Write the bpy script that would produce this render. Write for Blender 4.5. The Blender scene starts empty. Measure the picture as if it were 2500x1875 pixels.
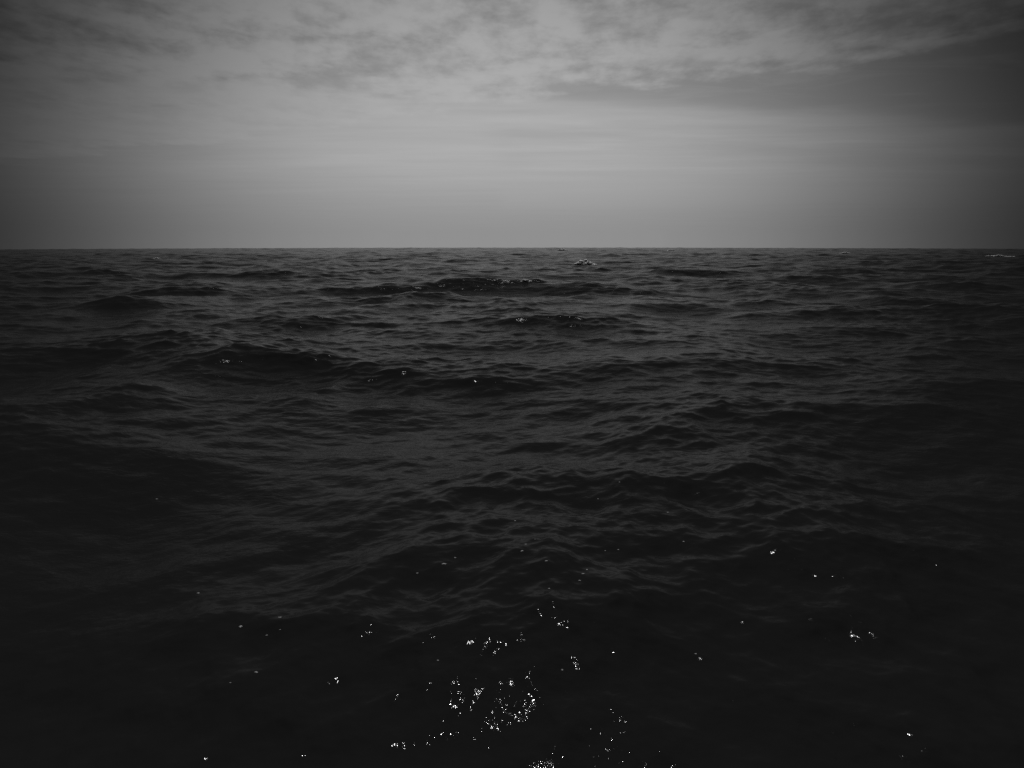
import bpy, math, random
import numpy as np

# ------------------------------------------------------------------ camera
H = 4.0                      # eye height above mean sea level (deck of a boat)
RS = 88000.0                 # radius of the sea's curvature
sc = bpy.context.scene
cam_d = bpy.data.cameras.new('camera')
cam_d.sensor_width = 36.0
cam_d.lens = 36.0 * 745.0 / 1024.0
cam_d.clip_start = 0.05
cam_d.clip_end = 20000.0
cam = bpy.data.objects.new('camera', cam_d)
sc.collection.objects.link(cam)
cam.location = (0.0, 0.0, H)
cam.rotation_mode = 'XYZ'
cam.rotation_euler = (math.radians(90.0 - 10.9), 0.0, 0.0)
cam.rotation_euler.rotate_axis('Z', math.radians(-0.03))
sc.camera = cam

# ------------------------------------------------------------------ light
SUN_EL, SUN_AZ = 66.8, 2.0   # degrees; azimuth measured from +Y towards +X
SUN_STRENGTH = 3.0
SKY_STRENGTH = 0.1

w = bpy.data.worlds.new('World')
sc.world = w
w.use_nodes = True
nt = w.node_tree
nt.nodes.clear()


class G:
    """tiny helper for node graphs"""
    def __init__(s, tree):
        s.t = tree

    def new(s, kind, **kw):
        n = s.t.nodes.new(kind)
        for k, v in kw.items():
            setattr(n, k, v)
        return n

    def put(s, sock, v):
        if hasattr(v, 'is_output'):
            s.t.links.new(v, sock)
        else:
            sock.default_value = v

    def m(s, op, a, b=0.0, c=0.0, clamp=False):
        n = s.new('ShaderNodeMath', operation=op, use_clamp=clamp)
        s.put(n.inputs[0], a)
        s.put(n.inputs[1], b)
        s.put(n.inputs[2], c)
        return n.outputs[0]

    def vm(s, op, a, b=(0, 0, 0)):
        n = s.new('ShaderNodeVectorMath', operation=op)
        s.put(n.inputs[0], a)
        s.put(n.inputs[1], b)
        return n.outputs['Value'] if op in ('DOT_PRODUCT', 'LENGTH') else n.outputs[0]

    def smooth(s, x, lo, hi, a=0.0, b=1.0):
        n = s.new('ShaderNodeMapRange', interpolation_type='SMOOTHSTEP')
        s.put(n.inputs[0], x)
        for i, v in enumerate((lo, hi, a, b)):
            s.put(n.inputs[1 + i], v)
        return n.outputs[0]

    def mix(s, f, a, b):
        n = s.new('ShaderNodeMix', data_type='FLOAT')
        s.put(n.inputs[0], f)
        s.put(n.inputs[2], a)
        s.put(n.inputs[3], b)
        return n.outputs[0]

    def noise(s, vec, scale, detail=5.0, rough=0.55, dist=0.0, lac=2.0):
        n = s.new('ShaderNodeTexNoise')
        s.put(n.inputs['Vector'], vec)
        n.inputs['Scale'].default_value = scale
        n.inputs['Detail'].default_value = detail
        n.inputs['Roughness'].default_value = rough
        n.inputs['Lacunarity'].default_value = lac
        n.inputs['Distortion'].default_value = dist
        return n.outputs[0]

    def xyz(s, v):
        n = s.new('ShaderNodeSeparateXYZ')
        s.put(n.inputs[0], v)
        return n.outputs

    def vec(s, x, y, z=0.0):
        n = s.new('ShaderNodeCombineXYZ')
        for i, v in enumerate((x, y, z)):
            s.put(n.inputs[i], v)
        return n.outputs[0]


def build_sky():
    g = G(nt)
    tc = g.new('ShaderNodeTexCoord')
    d = g.vm('NORMALIZE', tc.outputs['Generated'])
    x, y, z0 = g.xyz(d)
    z = g.m('MAXIMUM', z0, 0.012)
    dc = g.vec(x, y, z)
    sky = g.new('ShaderNodeTexSky', sky_type='NISHITA', sun_disc=False)
    sky.sun_elevation = math.radians(SUN_EL)
    sky.sun_rotation = math.radians(SUN_AZ)
    sky.air_density = 1.0
    sky.dust_density = 1.5
    sky.ozone_density = 1.0
    g.put(sky.inputs[0], dc)
    # black and white through a red filter: blue sky goes dark
    clear = g.vm('DOT_PRODUCT', sky.outputs[0], (0.75, 0.22, 0.03))
    clear = g.m('MULTIPLY', clear, CLEAR_GAIN)
    # lens vignetting put into the sky's own brightness, dimming sideways and overhead
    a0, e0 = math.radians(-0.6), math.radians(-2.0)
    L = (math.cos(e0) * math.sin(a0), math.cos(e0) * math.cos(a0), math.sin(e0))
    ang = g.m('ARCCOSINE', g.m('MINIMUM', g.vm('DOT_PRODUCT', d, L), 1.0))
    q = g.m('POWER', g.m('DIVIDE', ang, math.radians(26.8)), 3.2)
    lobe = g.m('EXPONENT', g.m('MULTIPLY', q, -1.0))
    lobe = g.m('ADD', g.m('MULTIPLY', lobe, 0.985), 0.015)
    # cloud layer: direction projected to a level plane
    zz = g.m('ADD', z, 0.015)
    px, py = g.m('DIVIDE', x, zz), g.m('DIVIDE', y, zz)
    P = g.vec(px, py)
    wob = g.m('SUBTRACT', g.noise(P, 0.9, 3.0), 0.5)
    fine = g.noise(g.vec(px, g.m('MULTIPLY', py, 0.6), 3.1), 5.0, 8.0, 0.58, 0.1)
    # cloud tops have height: puffs keep their shape towards the horizon
    puff = g.noise(g.vec(x, y, g.m('MULTIPLY', z, 1.7)), 19.0, 8.0, 0.6, 0.15)
    fine = g.mix(0.5, fine, puff)
    mid = g.noise(g.vec(px, g.m('MULTIPLY', py, 0.9), 8.7), 1.5, 4.0, 0.55, 0.2)
    streak = g.noise(g.vec(g.m('MULTIPLY', px, 0.35), py, 5.5), 1.1, 6.0, 0.6, 0.3)
    # edge of the broken deck (farther away to the left)
    edge = g.m('ADD', g.m('MULTIPLY', px, -0.62), 5.75)
    edge = g.m('ADD', edge, g.m('MULTIPLY', wob, 2.6))
    deck = g.smooth(g.m('SUBTRACT', edge, py), -0.6, 1.0)
    dens = g.m('ADD', g.m('MULTIPLY', fine, 0.9), g.m('MULTIPLY', mid, 0.4))
    dens = g.m('ADD', dens, g.m('MULTIPLY', g.m('SUBTRACT', deck, 1.0), 0.5))
    dens = g.smooth(dens, 0.465, 0.755)
    # stratified veil under it, fading into horizon haze
    vedge = g.m('ADD', g.m('ADD', py, g.m('MULTIPLY', wob, 0.9)), g.m('MULTIPLY', px, -0.25))
    veil = g.smooth(vedge, 4.7, 5.5)
    strk = g.m('MAXIMUM', g.smooth(streak, 0.3, 0.7, 0.65, 1.0), g.smooth(z, 0.09, 0.03))
    veil = g.m('MULTIPLY', veil, strk)
    leftveil = g.smooth(px, 0.7, -0.4, 0.0, 1.0)
    veil = g.m('MAXIMUM', veil, g.m('MULTIPLY', leftveil, g.smooth(py, 3.8, 6.2)))
    hz = g.smooth(z, 0.0, 0.12, 0.65, 1.0)
    wisp = g.m('MULTIPLY', g.m('SUBTRACT', streak, 0.5), g.smooth(z, 0.03, 0.12, 0.08, 0.32))
    hz = g.m('MULTIPLY', hz, g.m('ADD', wisp, 1.0))
    thin = g.noise(g.vec(g.m('MULTIPLY', px, 0.5), py, 1.3), 2.3, 6.0, 0.62, 0.6)
    clear = g.mix(g.smooth(thin, 0.45, 0.72, 0.0, 0.55), clear, 0.85)
    val = g.mix(veil, clear, hz)
    val = g.mix(dens, val, 1.08)
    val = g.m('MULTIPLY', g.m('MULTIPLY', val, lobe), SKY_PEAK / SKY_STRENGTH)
    bg = g.new('ShaderNodeBackground')
    g.put(bg.inputs[0], val)
    bg.inputs[1].default_value = SKY_STRENGTH
    out = g.new('ShaderNodeOutputWorld')
    g.t.links.new(bg.outputs[0], out.inputs[0])


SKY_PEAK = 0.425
CLEAR_GAIN = 0.165
build_sky()

sun_d = bpy.data.lights.new('sun', 'SUN')
sun_d.energy = SUN_STRENGTH
sun_d.angle = math.radians(0.53)
sun_d.color = (1.0, 1.0, 1.0)          # black and white picture
sun = bpy.data.objects.new('sun', sun_d)
sc.collection.objects.link(sun)
sun.location = (0, 0, 60)
sun.rotation_euler = (math.radians(-(90 - SUN_EL)), 0.0, math.radians(-SUN_AZ))

vs = sc.view_settings
vs.view_transform = 'Standard'
vs.look = 'None'
vs.exposure = 0.0
vs.gamma = 1.0
vs.use_curve_mapping = False
cy = sc.cycles
cy.use_denoising = False
cy.max_bounces = 6
cy.use_adaptive_sampling = False
cy.sample_clamp_indirect = 2.0
cy.sample_clamp_direct = 0.0

# ------------------------------------------------------------------ waves
rng = np.random.default_rng(11)
SHIFT = (69.36, -31.68)           # which stretch of the sea lies before the boat
EDGES = [26, 15, 9, 5.2, 3, 1.7, 1.0, 0.58, 0.33, 0.19, 0.11, 0.065]
SLOPE = [.040, .054, .055, .056, .061, .067, .072, .070, .060, .042, .026]
SPREAD = [18, 24, 28, 32, 36, 40, 46, 50, 55, 60, 62]
NW = [26, 34, 40, 44, 44, 44, 40, 36, 34, 30, 28]
WAVES = []                   # kx, ky, amplitude, phase, wavelength, band
for b in range(len(SLOPE)):
    n = NW[b]
    lam = EDGES[b + 1] * (EDGES[b] / EDGES[b + 1]) ** rng.random(n)
    th = math.radians(-90 + 6) + np.radians(SPREAD[b]) * rng.normal(size=n)
    side = rng.random(n) < 0.35            # a second sea running across the first
    th = np.where(side, math.radians(4) + np.radians(22) * rng.normal(size=n), th)
    k = 2 * np.pi / lam
    a = math.sqrt(2.0 / n) * SLOPE[b] / k * (0.6 + 0.8 * rng.random(n))
    ph = rng.random(n) * 2 * np.pi
    for i in range(n):
        kx, ky = k[i] * math.cos(th[i]), k[i] * math.sin(th[i])
        WAVES.append((kx, ky, a[i], (ph[i] + kx * SHIFT[0] + ky * SHIFT[1]) % (2 * math.pi), lam[i], b))

# single crests that stand out, and two low glint-trimming humps: x, y, height, half width across, half length, turn
CRESTS = [
    (-3.6, 67.0, 0.66, 3.2, 6.0, 4.0),
    (-10.0, 63.0, 0.42, 2.4, 4.5, 16.0),
    (6.0, 62.0, 0.38, 2.4, 5.0, -12.0),
    (1.15, 4.7, 0.07, 0.8, 0.6, 0.0),  # low hump added to tilt the water and thin sun glints on the right
    (-0.95, 4.5, 0.05, 0.7, 0.4, 0.0),  # same on the left: added hump that trims the glint cluster
    (23.0, 94.0, 0.60, 3.0, 8.0, -4.0),
    (-33.0, 88.0, 0.45, 3.0, 8.0, 2.0),
    (-8.5, 25.2, 0.22, 1.7, 2.6, 9.0),
    (26.0, 52.0, 0.35, 2.6, 7.0, 5.0),
]


def patches(x, y):
    """slow gust pattern, about 0..1"""
    v = (np.sin(.21 * x + .05 * y + 1.0) + np.sin(-.13 * x + .11 * y + 2.2)
         + np.sin(.07 * x - .17 * y + .4) + np.sin(.37 * x + .23 * y + 4.0)
         + np.sin(-.45 * x + .31 * y + 5.1))
    return np.clip(.5 + .22 * v, 0, 1)


def surface(x, y, step):
    """displaced sea surface for flat positions x, y sampled every `step` metres"""
    x = x.astype(np.float32)
    y = y.astype(np.float32)
    step = step.astype(np.float32)
    dx = np.zeros_like(x)
    dy = np.zeros_like(x)
    dz = np.zeros_like(x)
    var = np.zeros_like(x)
    for (cx, cy_, A, lu, lv, t) in CRESTS:
        c, s = math.cos(math.radians(t)), math.sin(math.radians(t))
        u = (x - cx) * c + (y - cy_) * s
        v = -(x - cx) * s + (y - cy_) * c
        e = A * np.exp(-(v / lu) ** 2 - (u / lv) ** 2)
        dz += e - 0.35 * A * np.exp(-((v + 1.9 * lu) / (1.3 * lu)) ** 2 - (u / lv) ** 2)
        dy -= 0.9 * e
    gust = patches(x, y)
    long_done = False
    mod = None
    for (kx, ky, a, ph, lam, b) in WAVES:
        if b >= 4 and not long_done:
            mod = np.clip((0.6 + 0.6 * gust) * (1.0 + 0.9 * dz), 0.25, 2.0)
            long_done = True
        wgt = np.clip((lam / step - 2.1) / 2.0, 0, 1)
        live = wgt > 0
        k = math.hypot(kx, ky)
        s2 = (a * k) ** 2 / 2
        if not live.any():
            var += s2
            continue
        full = live.all()
        X, Y, W = (x, y, wgt) if full else (x[live], y[live], wgt[live])
        p = kx * X + ky * Y + np.float32(ph)
        aw = a * W
        if b >= 4:
            aw = aw * (mod if full else mod[live])
        C, S = np.cos(p) * aw, np.sin(p) * aw
        q = 0.95 if b < 6 else 0.7
        if full:
            dz += C
            dx -= S * (q * kx / k)
            dy -= S * (q * ky / k)
        else:
            dz[live] += C
            dx[live] -= S * (q * kx / k)
            dy[live] -= S * (q * ky / k)
        var += s2 * (1 - wgt ** 2)
    r2 = x * x + y * y
    return x + dx, y + dy, dz - r2 / (2 * RS), var


# ------------------------------------------------------------------ water material
def water_material():
    m = bpy.data.materials.new('sea_water')
    m.use_nodes = True
    t = m.node_tree
    t.nodes.clear()
    g = G(t)
    geo = g.new('ShaderNodeNewGeometry')
    px, py, pz = g.xyz(geo.outputs['Position'])
    at = g.new('ShaderNodeAttribute', attribute_name='unresolved')
    P = g.vec(px, g.m('MULTIPLY', py, 1.25))
    h1 = g.noise(P, 9.0, 3.0, 0.55, 0.6)
    h2 = g.noise(g.vec(g.m('MULTIPLY', px, 1.2), py, 4.0), 15.0, 2.0, 0.5, 0.4)
    patch = g.smooth(g.noise(P, 0.22, 3.0, 0.55), 0.35, 0.65, 0.35, 1.15)
    h0 = g.noise(g.vec(px, g.m('MULTIPLY', py, 1.5), 7.0), 1.3, 4.0, 0.6, 0.5)
    hh = g.m('ADD', g.m('MULTIPLY', h1, 0.004), g.m('MULTIPLY', h2, 0.0042))
    hh = g.m('MULTIPLY', hh, patch)
    # ripples too short to build at that distance
    hh = g.m('ADD', hh, g.m('MULTIPLY', h0, g.m('MULTIPLY', g.m('SQRT', at.outputs['Fac']), 0.65)))
    bump = g.new('ShaderNodeBump')
    bump.inputs['Strength'].default_value = 1.0
    bump.inputs['Distance'].default_value = 1.0
    g.put(bump.inputs['Height'], hh)
    p = g.new('ShaderNodeBsdfPrincipled')
    p.inputs['Base Color'].default_value = (0.0085, 0.0085, 0.0085, 1)
    p.inputs['IOR'].default_value = 1.05      # reflection cut by a polarising filter
    # slopes too small to build at that distance act as roughness
    alpha = g.m('SQRT', g.m('MULTIPLY', at.outputs['Fac'], 0.03))
    rough = g.m('SQRT', g.m('ADD', alpha, 0.0009))
    rough = g.m('MINIMUM', rough, 0.42)
    g.put(p.inputs['Roughness'], rough)
    g.t.links.new(bump.outputs[0], p.inputs['Normal'])
    o = g.new('ShaderNodeOutputMaterial')
    g.t.links.new(p.outputs[0], o.inputs[0])
    return m


# ------------------------------------------------------------------ sea mesh
def build_sea():
    fine = np.radians(np.linspace(-40, 40, 870))
    coarse = np.radians(np.linspace(40, 320, 80)[1:-1])
    az = np.concatenate([fine, coarse])
    nA, nF = len(az), len(fine)
    r = [1.2]
    while r[-1] < 2600:
        q = r[-1]
        r.append(q * (1.03 if q < 3.4 else 1.0037 if q < 260 else 1.009 if q < 900 else 1.03))
    r = np.array(r)
    nR = len(r)
    R, A = np.meshgrid(r, az, indexing='ij')
    step = np.maximum(R * 0.0034, 0.012)
    isf = np.zeros(nA, bool)
    isf[:nF] = True
    step = np.where(isf[None, :], step, np.maximum(R * 0.054, 0.05))
    X, Y, Z, V = surface((R * np.sin(A)).ravel(), (R * np.cos(A)).ravel(), step.ravel())
    co = np.stack([X, Y, Z], 1).astype(np.float32)
    i = np.arange(nR - 1)[:, None]
    j = np.arange(nA)[None, :]
    j2 = (j + 1) % nA
    q = np.stack([i * nA + j, i * nA + j2, (i + 1) * nA + j2, (i + 1) * nA + j], -1).reshape(-1, 4)
    q = q[:, ::-1]
    # middle fan under the boat
    me = bpy.data.meshes.new('sea')
    nv = len(co)
    c0 = np.array([[0, 0, float(np.mean(Z[:nA]))]], np.float32)
    co = np.concatenate([co, c0])
    tri = np.stack([np.full(nA, nv), (np.arange(nA) + 1) % nA, np.arange(nA)], 1)
    loops = np.concatenate([q.ravel(), tri.ravel()]).astype(np.int32)
    starts = np.concatenate([np.arange(len(q)) * 4, len(q) * 4 + np.arange(nA) * 3]).astype(np.int32)
    me.vertices.add(nv + 1)
    me.vertices.foreach_set('co', co.ravel())
    me.loops.add(len(loops))
    me.loops.foreach_set('vertex_index', loops)
    me.polygons.add(len(starts))
    me.polygons.foreach_set('loop_start', starts)
    me.update(calc_edges=True)
    me.shade_smooth()
    at = me.attributes.new('unresolved', 'FLOAT', 'POINT')
    at.data.foreach_set('value', np.append(V, 0).astype(np.float32))
    ob = bpy.data.objects.new('sea', me)
    ob['kind'] = 'structure'
    ob['label'] = 'dark choppy open sea reaching to the horizon'
    sc.collection.objects.link(ob)
    me.materials.append(water_material())
    print('sea', nR, nA, len(q) * 2)
    return ob


build_sea()


# ------------------------------------------------------------------ foam
def level(X, Y):
    """height of the built sea at world x, y"""
    X, Y = np.array(X, float), np.array(Y, float)
    x, y = X.copy(), Y.copy()
    st = np.maximum(np.hypot(X, Y) * 0.0034, 0.012)
    for _ in range(10):
        a, b, z, v = surface(x, y, st)
        x += X - a
        y += Y - b
    return z


def foam_material(name, lo, hi, scale):
    m = bpy.data.materials.new(name)
    m.use_nodes = True
    g = G(m.node_tree)
    p = m.node_tree.nodes['Principled BSDF']
    geo = g.new('ShaderNodeNewGeometry')
    v = g.smooth(g.noise(geo.outputs['Position'], scale, 4.0, 0.6), 0.35, 0.65, lo, hi)
    c = g.new('ShaderNodeCombineColor')
    for i in range(3):
        g.put(c.inputs[i], v)
    g.t.links.new(c.outputs[0], p.inputs['Base Color'])
    p.inputs['Roughness'].default_value = 0.6
    return m


FOAM = foam_material('whitecap_foam', 0.6, 0.9, 6.0)
ft = FOAM.node_tree                     # foam lets light through from behind
tl = ft.nodes.new('ShaderNodeBsdfTranslucent')
tl.inputs['Color'].default_value = (0.9, 0.9, 0.9, 1)
mx = ft.nodes.new('ShaderNodeMixShader')
mx.inputs[0].default_value = 0.45
ft.links.new(ft.nodes['Principled BSDF'].outputs[0], mx.inputs[1])
ft.links.new(tl.outputs[0], mx.inputs[2])
ft.links.new(mx.outputs[0], ft.nodes['Material Output'].inputs[0])
FLECK = foam_material('floating_foam', 0.07, 0.2, 90.0)


def ico():
    t = (1 + 5 ** 0.5) / 2
    v = np.array([(-1, t, 0), (1, t, 0), (-1, -t, 0), (1, -t, 0), (0, -1, t), (0, 1, t), (0, -1, -t),
                  (0, 1, -t), (t, 0, -1), (t, 0, 1), (-t, 0, -1), (-t, 0, 1)], float)
    v /= np.linalg.norm(v[0])
    f = [(0, 11, 5), (0, 5, 1), (0, 1, 7), (0, 7, 10), (0, 10, 11), (1, 5, 9), (5, 11, 4), (11, 10, 2),
         (10, 7, 6), (7, 1, 8), (3, 9, 4), (3, 4, 2), (3, 2, 6), (3, 6, 8), (3, 8, 9), (4, 9, 5),
         (2, 4, 11), (6, 2, 10), (8, 6, 7), (9, 8, 1)]
    vs_, fs, mid = [tuple(p) for p in v], [], {}

    def half(i, j):
        k = (min(i, j), max(i, j))
        if k not in mid:
            q = (np.array(vs_[i]) + np.array(vs_[j]))
            q /= np.linalg.norm(q)
            mid[k] = len(vs_)
            vs_.append(tuple(q))
        return mid[k]
    for a, b, c in f:
        ab, bc, ca = half(a, b), half(b, c), half(c, a)
        fs += [(a, ab, ca), (b, bc, ab), (c, ca, bc), (ab, bc, ca)]
    return np.array(vs_), np.array(fs)


ICO_V, ICO_F = ico()


def link_foam(name, V, F, mat, loc, label, cat, group):
    me = bpy.data.meshes.new(name)
    me.from_pydata(V.tolist(), [], F if isinstance(F, list) else F.tolist())
    me.shade_smooth()
    me.materials.append(mat)
    o = bpy.data.objects.new(name, me)
    o.location = loc
    o['label'], o['category'], o['group'] = label, cat, group
    sc.collection.objects.link(o)
    return o


def whitecap(x, y, wide, tall, n, seed, label):
    """broken crest: a ragged roll of foam clumps with scraps running down the near face"""
    r = np.random.default_rng(seed)
    d = math.hypot(x, y)
    ux, uy = y / d, -x / d                  # along the crest
    VV, FF, k = [], [], 0
    t = np.clip(r.normal(size=n) * 0.26, -0.5, 0.5)
    fall = np.where(r.random(n) < 0.25, 0.35 * r.random(n), 0.10 * r.random(n))
    prof = np.maximum(0.12, 1 - (2 * t) ** 2) * (0.45 + 0.55 * np.abs(np.sin(9 * t + seed)))
    bx = x + ux * t * wide - x / d * fall * 0.8 * tall * 3
    by = y + uy * t * wide - y / d * fall * 0.8 * tall * 3
    bz = level(bx, by)
    z0 = float(level([x], [y])[0])
    for i in range(n):
        rad = tall * (0.12 + 0.26 * r.random()) * (1.0 if fall[i] < 0.2 else 0.5)
        P = ICO_V * (1 + 0.25 * r.normal(size=(len(ICO_V), 1)))
        P = P * np.array([1.5, 1.1, 0.8]) * rad
        up = prof[i] * tall * r.random() * (1 - min(1, fall[i] * 1.6))
        P = P + np.array([bx[i] - x, by[i] - y, bz[i] - z0 + up])
        VV.append(P)
        FF.append(ICO_F + k)
        k += len(ICO_V)
    # the roll itself, under the clumps
    S, K = 30, 6
    tt = np.linspace(-0.52, 0.52, S)
    rx, ry = x + ux * tt * wide, y + uy * tt * wide
    rz = level(rx, ry)
    ring = []
    for i in range(S):
        rr = tall * (0.10 + 0.20 * max(0.0, 1 - (2 * tt[i]) ** 2)) * (0.7 + 0.6 * r.random())
        for j in range(K):
            a = 2 * math.pi * j / K
            ring.append((rx[i] - x - x / d * rr * 1.6 * math.cos(a), ry[i] - y - y / d * rr * 1.6 * math.cos(a),
                         rz[i] - z0 + rr * math.sin(a)))
    VV.append(np.array(ring))
    FF = [f.tolist() for f in FF]
    FF.append([[k + i * K + j, k + i * K + (j + 1) % K, k + (i + 1) * K + (j + 1) % K, k + (i + 1) * K + j]
               for i in range(S - 1) for j in range(K)])
    link_foam('whitecap', np.concatenate(VV), sum(FF, []), FOAM, (x, y, z0), label, 'whitecap',
              'whitecaps breaking near the horizon')


for a in [
    (12.60, 129.13, 3.2, 0.80, 150, 1, 'bright white breaking crest right of centre, largest of the whitecaps'),
    (128.57, 199.14, 6.5, 0.28, 110, 2, 'long thin pale whitecap at the far right edge below the horizon'),
    (113.74, 258.44, 3.2, 0.45, 60, 3, 'tiny white fleck of a breaking wave on the right, just under the horizon'),
    (23.40, 350.98, 5.5, 0.55, 70, 4, 'faint whitecap touching the horizon line just right of centre'),
    (72.16, 342.92, 3.2, 0.50, 50, 5, 'faint small whitecap on the horizon halfway to the right edge'),
    (1.18, 65.75, 0.9, 0.22, 45, 6, 'small foamy tip on the shoulder of the big dark central wave'),
    (-83.00, 176.80, 1.4, 0.28, 35, 7, 'small lone whitecap far off on the left side of the sea'),
]:
    whitecap(*a)


def fleck(x, y, size, seed, label):
    """flat raft of tiny bubbles lying on the water"""
    r = np.random.default_rng(seed)
    VV, FF, k = [], [], 0
    n = 7
    for i in range(n):
        a = r.random() * 6.283
        q = (r.random() ** 0.5) * size * 0.42 if i else 0.0
        rad = size * (0.34 if i == 0 else 0.12 + 0.14 * r.random())
        P = ICO_V * np.array([1.25, 1.0, 0.45]) * rad
        P = P + np.array([1.3 * q * math.cos(a), q * math.sin(a), 0.0])
        VV.append(P)
        FF.append(ICO_F + k)
        k += len(ICO_V)
    z = float(level([x], [y])[0])
    link_foam('foam_fleck', np.concatenate(VV), np.concatenate(FF), FLECK, (x, y, z), label, 'foam fleck',
              'foam flecks floating on the near water')


FLECKS = [(-0.82, 8.39, 0.046), (-0.7, 8.57, 0.023), (-1.12, 8.24, 0.023), (0.12, 8.44, 0.04), (0.17, 8.68, 0.023),
          (0.4, 8.06, 0.033), (0.86, 8.0, 0.028), (0.8, 7.85, 0.027), (0.75, 7.71, 0.027), (0.4, 7.47, 0.021),
          (1.16, 8.71, 0.024), (1.33, 8.76, 0.024), (-2.8, 7.06, 0.037), (-2.41, 7.14, 0.032), (-2.35, 6.94, 0.015),
          (-2.47, 6.89, 0.021), (-2.36, 6.24, 0.029), (-3.68, 8.11, 0.03), (-2.54, 6.08, 0.014), (0.04, 9.75, 0.026),
          (2.22, 10.07, 0.027), (1.69, 11.2, 0.022), (1.3, 10.76, 0.021), (2.2, 9.0, 0.025), (0.46, 6.21, 0.023),
          (0.29, 8.84, 0.018), (-5.92, 11.82, 0.035), (-0.69, 6.32, 0.018), (1.77, 6.57, 0.02)]
SPECIAL = {0: 'largest pale round foam fleck on the near water, left of centre',
           3: 'second largest foam fleck, on the near water at the middle of the picture',
           5: 'grey foam fleck between the middle one and the slanting row of three',
           6: 'farthest of three foam flecks in a short slanting row right of centre',
           7: 'middle one of three foam flecks in a short slanting row right of centre',
           8: 'nearest of three foam flecks in a short slanting row right of centre',
           1: 'tiny foam fleck just beyond the largest one, left of centre',
           2: 'tiny foam fleck to the left of the largest one',
           12: 'dim foam fleck low on the left, farthest left of its loose cluster',
           13: 'dim foam fleck low on the left, farthest out in its loose cluster',
           16: 'dim foam fleck at the lower left, below the loose cluster',
           17: 'dim foam fleck on the left, well beyond the loose cluster',
           26: 'lone grey foam fleck far to the left in the near water'}
for i, (x, y, sz) in enumerate(FLECKS):
    fleck(x, y, sz, 100 + i, SPECIAL.get(i, 'tiny grey foam fleck, one of many scattered over the dark near water'))
